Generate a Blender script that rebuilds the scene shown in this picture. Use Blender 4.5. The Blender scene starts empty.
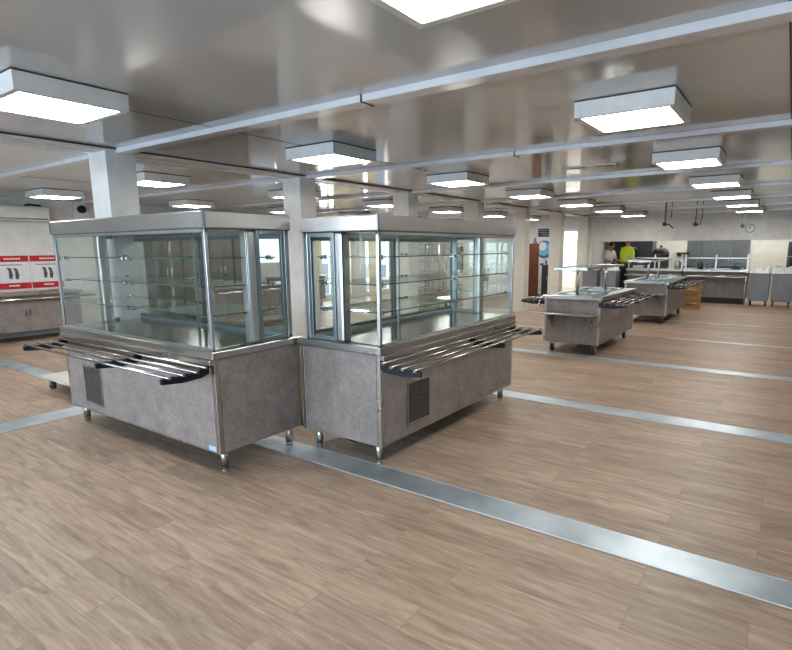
import bpy, bmesh, math, random
from mathutils import Vector, Matrix
random.seed(7)
scene = bpy.context.scene
COL = scene.collection
PI = math.pi

# ------------------------------------------------------------------ materials
def newmat(name):
    m = bpy.data.materials.new(name); m.use_nodes = True
    nt = m.node_tree; b = nt.nodes['Principled BSDF']
    return m, nt, b
def N(nt, kind, **kw):
    n = nt.nodes.new(kind)
    for k, v in kw.items():
        if k in n.inputs: n.inputs[k].default_value = v
        else: setattr(n, k, v)
    return n
def ramp(nt, fac, stops):
    r = nt.nodes.new('ShaderNodeValToRGB')
    el = r.color_ramp.elements
    el[0].position, el[0].color = stops[0][0], (*stops[0][1], 1)
    el[1].position, el[1].color = stops[-1][0], (*stops[-1][1], 1)
    for p, c in stops[1:-1]:
        e = el.new(p); e.color = (*c, 1)
    nt.links.new(fac, r.inputs[0]); return r
def coords(nt, scale=(1,1,1), rot=(0,0,0), kind='Object'):
    tc = nt.nodes.new('ShaderNodeTexCoord'); mp = nt.nodes.new('ShaderNodeMapping')
    mp.inputs['Scale'].default_value = scale; mp.inputs['Rotation'].default_value = rot
    nt.links.new(tc.outputs[kind], mp.inputs[0]); return mp.outputs[0]
def simple(name, c, rough=.5, metal=0, noise=.06, nscale=6, spec=.5, coat=0):
    m, nt, b = newmat(name)
    t = N(nt, 'ShaderNodeTexNoise', Scale=nscale, Detail=3.0)
    nt.links.new(coords(nt), t.inputs['Vector'])
    lo = tuple(max(0, x*(1-noise)) for x in c); hi = tuple(min(1, x*(1+noise)) for x in c)
    r = ramp(nt, t.outputs[0], [(.3, lo), (.7, hi)])
    nt.links.new(r.outputs[0], b.inputs['Base Color'])
    b.inputs['Roughness'].default_value = rough; b.inputs['Metallic'].default_value = metal
    b.inputs['Specular IOR Level'].default_value = spec; b.inputs['Coat Weight'].default_value = coat
    return m
def steel(name, c=(.56,.55,.53), rough=.28, streak=(3, 3, 3), amt=.05):
    m, nt, b = newmat(name)
    t = N(nt, 'ShaderNodeTexNoise', Scale=1.0, Detail=4.0)
    nt.links.new(coords(nt, streak), t.inputs['Vector'])
    mr = N(nt, 'ShaderNodeMapRange'); mr.inputs['To Min'].default_value = rough-amt/2; mr.inputs['To Max'].default_value = rough+amt/2
    nt.links.new(t.outputs[0], mr.inputs['Value']); nt.links.new(mr.outputs[0], b.inputs['Roughness'])
    t2 = N(nt, 'ShaderNodeTexNoise', Scale=1.7, Detail=2.0); nt.links.new(coords(nt), t2.inputs['Vector'])
    r = ramp(nt, t2.outputs[0], [(.3, tuple(x*.86 for x in c)), (.7, c)])
    nt.links.new(r.outputs[0], b.inputs['Base Color'])
    b.inputs['Metallic'].default_value = 1
    return m
def emit(name, c, s):
    m, nt, b = newmat(name)
    b.inputs['Base Color'].default_value = (*c, 1)
    b.inputs['Emission Color'].default_value = (*c, 1); b.inputs['Emission Strength'].default_value = s
    return m
def glassmat(name, tint=(.968,.985,.978), refl=1.0, ior=1.5):
    m = bpy.data.materials.new(name); m.use_nodes = True; nt = m.node_tree
    nt.nodes.clear()
    out = nt.nodes.new('ShaderNodeOutputMaterial'); mix = nt.nodes.new('ShaderNodeMixShader')
    tr = N(nt, 'ShaderNodeBsdfTransparent'); tr.inputs[0].default_value = (*tint, 1)
    gl = N(nt, 'ShaderNodeBsdfGlossy'); gl.inputs['Roughness'].default_value = .02; gl.inputs[0].default_value = (.92,.97,.95,1)
    lw = N(nt, 'ShaderNodeLayerWeight'); lw.inputs['Blend'].default_value = .5
    pw = N(nt, 'ShaderNodeMath', operation='POWER'); pw.inputs[1].default_value = 4.5
    ml = N(nt, 'ShaderNodeMath', operation='MULTIPLY_ADD'); ml.inputs[1].default_value = .9*refl; ml.inputs[2].default_value = .045*refl; ml.use_clamp = True
    nt.links.new(lw.outputs['Facing'], pw.inputs[0]); nt.links.new(pw.outputs[0], ml.inputs[0]); nt.links.new(ml.outputs[0], mix.inputs[0])
    nt.links.new(tr.outputs[0], mix.inputs[1]); nt.links.new(gl.outputs[0], mix.inputs[2])
    nt.links.new(mix.outputs[0], out.inputs[0]); return m

def floor_mat():
    m, nt, b = newmat('oak vinyl planks')
    L = nt.links
    v = coords(nt, rot=(0, 0, PI/2))
    br = N(nt, 'ShaderNodeTexBrick', Scale=1.0)
    br.offset = .37; br.inputs['Brick Width'].default_value = 1.22; br.inputs['Row Height'].default_value = .18
    br.inputs['Mortar Size'].default_value = .0014; br.inputs['Mortar Smooth'].default_value = .3; br.inputs['Bias'].default_value = 0
    br.inputs['Color1'].default_value = (.1,.1,.1,1); br.inputs['Color2'].default_value = (.9,.9,.9,1); br.inputs['Mortar'].default_value = (.5,.5,.5,1)
    L.new(v, br.inputs['Vector'])
    # per plank offset of the grain
    sep = nt.nodes.new('ShaderNodeVectorMath'); sep.operation = 'MULTIPLY_ADD'
    L.new(br.outputs['Color'], sep.inputs[0]); sep.inputs[1].default_value = (7, 13, 3)
    L.new(coords(nt, (13, 1.7, 1)), sep.inputs[2])
    g = N(nt, 'ShaderNodeTexNoise', Scale=1.6, Detail=7.0, Roughness=.62, Distortion=.9); L.new(sep.outputs[0], g.inputs['Vector'])
    sep2 = nt.nodes.new('ShaderNodeVectorMath'); sep2.operation = 'MULTIPLY_ADD'
    L.new(br.outputs['Color'], sep2.inputs[0]); sep2.inputs[1].default_value = (3, 5, 3)
    L.new(coords(nt, (60, 2.5, 1)), sep2.inputs[2])
    g2 = N(nt, 'ShaderNodeTexNoise', Scale=1.5, Detail=4.0); L.new(sep2.outputs[0], g2.inputs['Vector'])
    r1 = ramp(nt, g.outputs[0], [(.28, FLOOR_D), (.47, FLOOR_M), (.62, FLOOR_L), (.8, FLOOR_H)])
    mx = N(nt, 'ShaderNodeMix', data_type='RGBA', blend_type='MULTIPLY'); mx.inputs[0].default_value = .55
    r2 = ramp(nt, g2.outputs[0], [(.3, (.72,.70,.68)), (.7, (1.1,1.1,1.1))])
    L.new(r1.outputs[0], mx.inputs[6]); L.new(r2.outputs[0], mx.inputs[7])
    pl = ramp(nt, br.outputs['Color'], [(.1, (.86,.85,.84)), (.9, (1.08,1.08,1.08))])
    mx2 = N(nt, 'ShaderNodeMix', data_type='RGBA', blend_type='MULTIPLY'); mx2.inputs[0].default_value = 1
    L.new(mx.outputs[2], mx2.inputs[6]); L.new(pl.outputs[0], mx2.inputs[7])
    mx3 = N(nt, 'ShaderNodeMix', data_type='RGBA'); L.new(br.outputs['Fac'], mx3.inputs[0])
    L.new(mx2.outputs[2], mx3.inputs[6]); mx3.inputs[7].default_value = (.25,.18,.135,1)
    L.new(mx3.outputs[2], b.inputs['Base Color'])
    b.inputs['Roughness'].default_value = .46; b.inputs['Specular IOR Level'].default_value = .45
    bp = N(nt, 'ShaderNodeBump', Strength=.12, Distance=.004); L.new(g2.outputs[0], bp.inputs['Height']); L.new(bp.outputs[0], b.inputs['Normal'])
    return m
FLOOR_D, FLOOR_M, FLOOR_L, FLOOR_H = (.285,.208,.155), (.40,.305,.234), (.475,.372,.292), (.53,.425,.345)

def ceiling_mat():
    m, nt, b = newmat('glossy beige metal ceiling panels'); L = nt.links
    t = N(nt, 'ShaderNodeTexNoise', Scale=1.0, Detail=2.0); L.new(coords(nt, (1.3,.4,1)), t.inputs['Vector'])
    r = ramp(nt, t.outputs[0], [(.3, (.60,.63,.64)), (.7, (.66,.69,.70))])
    L.new(r.outputs[0], b.inputs['Base Color'])
    b.inputs['Roughness'].default_value = .085; b.inputs['IOR'].default_value = 1.7
    bp = N(nt, 'ShaderNodeBump', Strength=.12, Distance=.01)
    t2 = N(nt, 'ShaderNodeTexNoise', Scale=1.0, Detail=1.0); L.new(coords(nt, (1.6,2.2,1)), t2.inputs['Vector'])
    L.new(t2.outputs[0], bp.inputs['Height']); L.new(bp.outputs[0], b.inputs['Normal'])
    return m
def laminate(name, a, c):
    m, nt, b = newmat(name); L = nt.links
    v = coords(nt)
    t = N(nt, 'ShaderNodeTexNoise', Scale=5.0, Detail=8.0, Roughness=.65); L.new(v, t.inputs['Vector'])
    t2 = N(nt, 'ShaderNodeTexNoise', Scale=30.0, Detail=5.0); L.new(v, t2.inputs['Vector'])
    r = ramp(nt, t.outputs[0], [(.3, a), (.7, c)])
    r2 = ramp(nt, t2.outputs[0], [(.35, (.88,.88,.88)), (.65, (1.06,1.06,1.06))])
    mx = N(nt, 'ShaderNodeMix', data_type='RGBA', blend_type='MULTIPLY'); mx.inputs[0].default_value = 1
    L.new(r.outputs[0], mx.inputs[6]); L.new(r2.outputs[0], mx.inputs[7]); L.new(mx.outputs[2], b.inputs['Base Color'])
    b.inputs['Roughness'].default_value = .42
    return m
def galv(name):
    m, nt, b = newmat(name); L = nt.links
    v = coords(nt)
    t = N(nt, 'ShaderNodeTexVoronoi', Scale=22.0); L.new(v, t.inputs['Vector'])
    t2 = N(nt, 'ShaderNodeTexNoise', Scale=3.0, Detail=6.0); L.new(v, t2.inputs['Vector'])
    r = ramp(nt, t2.outputs[0], [(.3, (.40,.46,.50)), (.7, (.62,.70,.75))])
    L.new(r.outputs[0], b.inputs['Base Color']); b.inputs['Metallic'].default_value = .75
    mr = N(nt, 'ShaderNodeMapRange'); mr.inputs['To Min'].default_value = .3; mr.inputs['To Max'].default_value = .5
    L.new(t2.outputs[0], mr.inputs['Value']); L.new(mr.outputs[0], b.inputs['Roughness'])
    return m

M = dict(
    floor=floor_mat(), ceiling=ceiling_mat(), galv=galv('galvanised floor cover strip'),
    lam=laminate('stone grey laminate', (.235,.206,.194), (.358,.320,.303)),
    steel=steel('brushed stainless steel'), steelH=steel('brushed stainless fascia', (.58,.57,.56), .34, (2,2,2)),
    dark_steel=steel('stainless well', (.27,.30,.29), .15, (4, 2, 2), .06),
    graysteel=steel('satin grey steel', (.27,.26,.24), .42),
    slate=steel('dark aluminium frame', (.33,.38,.39), .35),
    rod=steel('dull steel rod', (.5,.485,.465), .24),
    chrome=steel('polished chrome', (.68,.67,.66), .2, (3,3,3), .04),
    alu=steel('anodised aluminium profile', (.60,.635,.66), .33),
    white=simple('white painted steel', (.76,.765,.75), .35), cream=simple('cream wall panel', (.70,.69,.63), .4, coat=.15),
    wallp=simple('pale wall panel', (.72,.72,.70), .45), beam=simple('pale blue white beam cover', (.72,.74,.77), .25, coat=.5),
    seam=simple('dark joint', (.05,.05,.05), .6), black=simple('black plastic', (.015,.017,.02), .4), rubber=simple('grey rubber', (.05,.05,.05), .6),
    navy=simple('blue black plastic', (.012,.017,.028), .4),
    panel=emit('luminous light panel', (1,.975,.93), 19.0),
    glass=glassmat('clear display glass'), winglass=glassmat('window glass', (.95,.97,.97)),
    edge=simple('green glass edge', (.07,.13,.115), .15),
    red=simple('red print', (.55,.03,.04), .5), paper=simple('white print', (.78,.77,.77), .6), blue=simple('blue print', (.03,.16,.42), .5),
    navyprint=simple('dark blue sign', (.02,.05,.15), .5), sky=simple('light blue print', (.22,.5,.72), .5),
    ink=simple('grey ink', (.12,.12,.13), .6), inklt=simple('light grey ink', (.42,.42,.46), .6),
    wood=simple('reddish brown wood', (.12,.042,.02), .45, noise=.25, nscale=3), crate=simple('yellow plastic crate', (.42,.26,.085), .5, noise=.2),
    bin=simple('blue grey plastic', (.24,.255,.285), .35), plastic=simple('crumpled white film', (.72,.74,.75), .35),
    vis=simple('fluorescent yellow cloth', (.42,.56,.03), .7), tee=simple('white cotton', (.55,.53,.52), .8), trouser=simple('black trousers', (.02,.02,.025), .8),
    skin=simple('skin', (.40,.21,.14), .5), hair=simple('black hair', (.01,.008,.007), .5),
    cable=simple('grey cable', (.06,.06,.06), .5), green=simple('pale green rim', (.25,.5,.42), .4),
    mesh=simple('dark grille mesh', (.05,.05,.05), .5, .3), board=simple('white laminated board', (.62,.6,.56), .4),
    blind=simple('cream blind', (.75,.70,.52), .7), oven=simple('dark oven enamel', (.045,.055,.07), .3),
    sticker=simple('pale blue label', (.45,.6,.75), .5), grass=simple('pale paving outdoors', (.5,.5,.48), .9), facade=simple('pale facade', (.62,.6,.55), .8),
    splash=steel('kitchen splashback', (.20,.205,.21), .42, (1,9,1), .2),
)
def grille_mat():
    m, nt, b = newmat('perforated grille'); L = nt.links
    v = N(nt, 'ShaderNodeTexVoronoi', Scale=95.0); L.new(coords(nt), v.inputs['Vector'])
    r = ramp(nt, v.outputs['Distance'], [(.25, (.012,.012,.012)), (.6, (.10,.097,.093))])
    L.new(r.outputs[0], b.inputs['Base Color']); b.inputs['Roughness'].default_value = .5; return m
M['grille'] = grille_mat()

# ------------------------------------------------------------------ geometry helpers
def box(bm, x0, x1, y0, y1, z0, z1, mi=0):
    vs = [bm.verts.new((x, y, z)) for z in (z0, z1) for y in (y0, y1) for x in (x0, x1)]
    fs = []
    for f in ((0,2,3,1),(4,5,7,6),(0,1,5,4),(2,6,7,3),(0,4,6,2),(1,3,7,5)):
        fc = bm.faces.new([vs[i] for i in f]); fc.material_index = mi; fs.append(fc)
    return fs
def tube(bm, p0, p1, r, seg=14, r2=None):
    p0, p1 = Vector(p0), Vector(p1); d = p1-p0
    q = Vector((0,0,1)).rotation_difference(d.normalized()); r2 = r if r2 is None else r2
    a, b = [], []
    for i in range(seg):
        t = 2*PI*i/seg; o = Vector((math.cos(t), math.sin(t), 0))
        a.append(bm.verts.new(p0+q@(o*r))); b.append(bm.verts.new(p1+q@(o*r2)))
    for i in range(seg):
        j = (i+1) % seg; f = bm.faces.new((a[i], a[j], b[j], b[i])); f.smooth = True
    bm.faces.new(a[::-1]); bm.faces.new(b)
def path(bm, pts, r, seg=10):
    for a, b in zip(pts, pts[1:]): tube(bm, a, b, r, seg)
def prism(bm, poly, axis, a, b):
    """extrude 2D polygon; axis 'x': poly=(y,z), 'y': poly=(x,z), 'z': poly=(x,y)"""
    def P(u, v, w): return {'x': (w,u,v), 'y': (u,w,v), 'z': (u,v,w)}[axis]
    A = [bm.verts.new(P(u,v,a)) for u, v in poly]; B = [bm.verts.new(P(u,v,b)) for u, v in poly]
    n = len(poly)
    for i in range(n): bm.faces.new((A[i], A[(i+1)%n], B[(i+1)%n], B[i]))
    bm.faces.new(A[::-1]); bm.faces.new(B)
def sph(bm, c, r, s=(1,1,1), seg=14):
    mt = Matrix.Translation(c) @ Matrix.Diagonal((*[r*k for k in s], 1))
    g = bmesh.ops.create_uvsphere(bm, u_segments=seg, v_segments=seg//2+2, radius=1, matrix=mt)
    for v in g['verts']:
        for f in v.link_faces: f.smooth = True
def frame2(bm, axis, c0, c1, u0, u1, v0, v1, t):
    """rectangular frame in plane normal to axis, u horizontal, v vertical"""
    def B(a,b,c,d):
        if axis == 'x': box(bm, c0, c1, a, b, c, d)
        else: box(bm, a, b, c0, c1, c, d)
    B(u0, u0+t, v0, v1); B(u1-t, u1, v0, v1); B(u0+t, u1-t, v0, v0+t); B(u0+t, u1-t, v1-t, v1)
def frame2z(bm, x0, x1, y0, y1, z0, z1, w):
    box(bm, x0, x1, y0, y0+w, z0, z1); box(bm, x0, x1, y1-w, y1, z0, z1)
    box(bm, x0, x0+w, y0+w, y1-w, z0, z1); box(bm, x1-w, x1, y0+w, y1-w, z0, z1)
def obj(name, bm, mat, parent=None, bevel=0, label=None, off=None):
    bmesh.ops.recalc_face_normals(bm, faces=bm.faces)
    if off is not None: bmesh.ops.translate(bm, verts=bm.verts, vec=-Vector(off))
    me = bpy.data.meshes.new(name); bm.to_mesh(me); bm.free()
    for m in (mat if isinstance(mat, (list, tuple)) else [mat]): me.materials.append(M[m])
    o = bpy.data.objects.new(name, me); COL.objects.link(o)
    if parent is not None: o.parent = parent
    if bevel:
        md = o.modifiers.new('bevel', 'BEVEL'); md.width = bevel; md.segments = 2; md.limit_method = 'ANGLE'
    if label: o['label'] = label
    return o
def tag(o, label, cat, group=None, kind=None):
    o['label'] = label; o['category'] = cat
    if group: o['group'] = group
    if kind: o['kind'] = kind
    return o
def thing(name, label, cat, loc=(0,0,0), rz=0, group=None):
    o = bpy.data.objects.new(name, None); COL.objects.link(o); o.empty_display_size = .1
    o.location = loc; o.rotation_euler = (0, 0, rz)
    return tag(o, label, cat, group)
def struct(name, bm, mat, bevel=0, parent=None):
    o = obj(name, bm, mat, parent, bevel)
    if parent is None: o['kind'] = 'structure'
    return o
def part(name, mat, parent, fn, bevel=0, label=None):
    bm = bmesh.new(); fn(bm); return obj(name, bm, mat, parent, bevel, label)
def dup(root, loc, rz=None, label=None):
    r = root.copy(); COL.objects.link(r); r.location = loc
    if rz is not None: r.rotation_euler = (0, 0, rz)
    if label: r['label'] = label
    for ch in list(root.children):
        c = ch.copy(); COL.objects.link(c); c.parent = r
        for g in list(ch.children):
            d = g.copy(); COL.objects.link(d); d.parent = c
    return r
ORD = ['first','second','third','fourth','fifth','sixth','seventh','eighth']

# ------------------------------------------------------------------ setting
X1, W, HB, YC, CW = 2.836, 2.4666, 2.516, 5.56, .33
CEIL = 2.56
XB, XF, YR, YL = -3.6, 17.95, -3.2, 11.8     # rear wall, far wall, right wall, left wall
XK = 21.2                                     # kitchen back wall
bm = bmesh.new(); box(bm, XB-.2, XK+.2, YR-.2, YL+.2, -.12, 0); struct('floor', bm, 'floor')
bm = bmesh.new(); box(bm, XB-.2, XK+.2, YR-.2, YL+.2, CEIL, CEIL+.12); struct('ceiling', bm, 'ceiling')
# metal cover strips in the floor
n = 0
def strip(x0, x1, y0, y1):
    global n; n += 1
    bm = bmesh.new(); box(bm, x0, x1, y0, y1, 0, .004)
    if x1-x0 < y1-y0:
        for x in (x0, x1-.006): box(bm, x, x+.006, y0, y1, .004, .006)
    struct('trim_%d' % n, bm, 'galv', .001)
SW = .235
for k in range(-1, 5):
    x = X1+k*W; w_ = SW if k < 2 else (.2 if k == 2 else .11); strip(x-w_/2, x+w_/2, YR, YL)
strip(XB, 4.6, 5.62, 5.95)
# beams under the ceiling along Y
for k in range(-1, 7):
    x = X1+k*W; n += 1
    bm = bmesh.new(); box(bm, x-.06, x+.06, YR, YL, HB, CEIL)
    struct('trim_%d' % n, bm, 'beam', .004)
# beams along X over the column row
n += 1; bm = bmesh.new(); box(bm, XB, XF, YC-.16, YC-.02, HB+.012, CEIL); box(bm, XB, XF, YC+.02, YC+.16, HB+.012, CEIL); struct('trim_%d' % n, bm, 'white', .004)
n += 1; bm = bmesh.new(); box(bm, XB, XF, YC-.02, YC+.02, HB+.02, CEIL); struct('trim_%d' % n, bm, 'seam')
n += 1; bm = bmesh.new(); box(bm, XB, XF, YC-.172, YC-.160, CEIL-.012, CEIL); box(bm, XB, XF, YC+.16, YC+.172, CEIL-.012, CEIL); struct('trim_%d' % n, bm, 'seam')
# thin panel joints
n += 1; bm = bmesh.new()
for y in (.1, 3.88, 8.33): box(bm, XB, XF, y-.004, y+.004, CEIL-.002, CEIL+.01)
struct('trim_%d' % n, bm, 'seam')
# joint sleeves on beams
for k, y in ((0, 2.33), (1, 2.40)):
    n += 1; x = X1+k*W; bm = bmesh.new(); box(bm, x-.064, x+.064, y-.006, y+.006, HB-.004, CEIL+.001); struct('trim_%d' % n, bm, 'seam')
# left wall (plane Y=YL) with windows
WIN = [(9.55, 10.55, 1.18, 1.92), (11.55, 13.35, .12, 2.25), (14.1, 15.5, .12, 2.25)]
bm = bmesh.new(); x = XB-.2
for (a, b, c, d) in WIN:
    box(bm, x, a, YL, YL+.2, 0, CEIL); box(bm, a, b, YL, YL+.2, 0, c); box(bm, a, b, YL, YL+.2, d, CEIL); x = b
box(bm, x, XF+3.4, YL, YL+.2, 0, CEIL)
for x in (5.05, 6.2, 7.4, 8.6): box(bm, x, x+.012, YL-.004, YL, 0, CEIL)
struct('wall_left', bm, 'wallp')
for i, (a, b, c, d) in enumerate(WIN):
    bm = bmesh.new(); frame2(bm, 'y', YL+.05, YL+.12, a, b, c, d, .05)
    if b-a > 1.2: box(bm, (a+b)/2-.03, (a+b)/2+.03, YL+.05, YL+.12, c+.05, d-.05)
    w = struct('window_%d' % (i+1), bm, 'white')
    bm = bmesh.new(); box(bm, a+.05, b-.05, YL+.08, YL+.09, c+.05, d-.05); struct('pane', bm, 'winglass', parent=w)
for k, (a, b) in enumerate(((11.62, 12.0), (12.55, 13.3), (14.2, 14.75))):
    bm = bmesh.new(); m = int((b-a)/.085)
    for i in range(m): box(bm, a+i*.085, a+i*.085+.07, YL-.07, YL-.045, .12, 2.3)
    box(bm, a-.02, b+.02, YL-.08, YL-.02, 2.3, 2.34)
    tag(obj('window_blind', bm, 'blind'), ['cream vertical blind left in the wide window','cream vertical blind right in the wide window','cream vertical blind in the farthest window'][k], 'blind', 'cream window blinds')
# rear wall (behind the camera) with a broad window band
bm = bmesh.new(); a, b, c, d = -2.2, 8.2, .9, 2.3
box(bm, XB-.2, XB, YR-.2, a, 0, CEIL); box(bm, XB-.2, XB, b, YL+.2, 0, CEIL); box(bm, XB-.2, XB, a, b, 0, c); box(bm, XB-.2, XB, a, b, d, CEIL)
struct('wall_rear', bm, 'wallp')
bm = bmesh.new(); frame2(bm, 'x', XB-.14, XB-.06, a, b, c, d, .06)
for k in range(1, 6): y = a+(b-a)*k/6; box(bm, XB-.14, XB-.06, y-.03, y+.03, c+.06, d-.06)
w = struct('window_4', bm, 'white')
bm = bmesh.new(); box(bm, XB-.11, XB-.1, a+.06, b-.06, c+.06, d-.06); struct('pane', bm, 'winglass', parent=w)
bm = bmesh.new(); box(bm, XB-.2, XK+.2, YR-.2, YR, 0, CEIL); struct('wall_right', bm, 'wallp')
# far wall: solid for Y>5.34 with a doorway, pass-through to the kitchen right of it
D0, D1, DH = 5.62, 6.50, 2.12
ZP = 1.77
bm = bmesh.new()
box(bm, XF, XF+.15, D1, YL, 0, CEIL); box(bm, XF, XF+.15, D0, D1, DH, CEIL); box(bm, XF, XF+.15, 5.34, D0, 0, CEIL)
struct('wall_far', bm, 'wallp')
bm = bmesh.new(); box(bm, XF, XF+.12, YR, 5.34, ZP, CEIL)
for y in (-.1, 1.55, 2.3, 3.9): box(bm, XF-.003, XF, y-.005, y+.005, ZP, CEIL)
box(bm, XF-.012, XF, YR, 5.34, ZP-.01, ZP+.02)
struct('wall_bulkhead', bm, 'wallp')
bm = bmesh.new(); frame2(bm, 'x', XF-.02, XF+.17, D0-.05, D1+.05, -.04, DH+.05, .05); struct('door_1', bm, 'white')
bm = bmesh.new(); box(bm, XK, XK+.2, YR, YL, 0, CEIL); struct('wall_kitchen', bm, 'cream')
bm = bmesh.new(); box(bm, XF+.15, XK, 5.62, 5.72, 0, CEIL); struct('wall_partition', bm, 'white')
for nm, bmf in (('baseboard_left', (XB, XF, YL-.012, YL, 0, .1)), ('baseboard_far', (XF-.012, XF, D1+.06, YL, 0, .1))):
    bm = bmesh.new(); box(bm, *bmf); struct(nm, bm, 'white')
# columns
for k in range(0, 7):
    x = X1+k*W; c = CW/2
    bm = bmesh.new(); box(bm, x-c, x+c-.045, YC-c, YC+c, 0, HB+.012)
    box(bm, x-c-.006, x+c-.039, YC-c-.006, YC+c+.006, 0, .08)
    box(bm, x-.06, x-.054, YC-c-.002, YC-c, .08, HB)
    o = struct('wall_column_%d' % (k+1), bm, 'white' if k < 3 else 'cream', .006)
# exterior ground
bm = bmesh.new(); box(bm, -30, 45, YL+.5, 60, -.3, -.1); box(bm, -40, XB-.5, -30, 60, -.3, -.1); o = struct('ground', bm, 'grass')

# ------------------------------------------------------------------ ceiling lights
def make_light(label):
    t = thing('ceiling_light', label, 'ceiling light', (0,0,CEIL), 0, 'square surface-mounted ceiling lights')
    s = .31
    def hs(bm):
        frame2_z(bm, s, -.11, 0)
    def frame2_z(bm, s, z0, z1):
        w = .038
        box(bm, -s, s, -s, -s+w, z0, z1); box(bm, -s, s, s-w, s, z0, z1)
        box(bm, -s, -s+w, -s+w, s-w, z0, z1); box(bm, s-w, s, -s+w, s-w, z0, z1)
        box(bm, -s+w, s-w, -s+w, s-w, -.048, z1)
    part('housing', 'white', t, hs, .003)
    part('diffuser', 'panel', t, lambda bm: box(bm, -s+.038, s-.038, -s+.038, s-.038, -.106, -.05))
    part('joint', 'seam', t, lambda bm: box(bm, -s-.002, s+.002, -s-.002, s+.002, -.008, -.0005))
    return t
ROWS = [(.98, 'in the row over the open floor'), (3.80, 'in the row just before the pillars'),
        (6.98, 'in the row just beyond the pillars'), (9.95, 'in the row nearest the window wall')]
proto = None
for (y, rn) in ROWS:
    for i in range(-1, 6):
        if y < 1 and i == -1: nm = 'square white ceiling light over the nearest corner of open floor'
        else: nm = 'square white ceiling light box, %s %s' % (ORD[i + 1 - (1 if y < 1 else 0)], rn)
        x = X1+W/2+i*W-.01
        if proto is None: proto = make_light(nm); proto.location = (x, y, CEIL)
        else: dup(proto, (x, y, CEIL), 0, nm)
t = thing('air_vent', 'narrow white slotted air vent on the ceiling near the first light', 'vent', (6.75, 2.1, CEIL))
part('frame', 'white', t, lambda bm: box(bm, -.06, .06, -.32, .32, -.012, -.0005), .002)
for a in (-.28, .06): part('slot', 'seam', t, lambda bm: box(bm, -.03, .03, a, a+.22, -.0145, -.0115))

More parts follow.
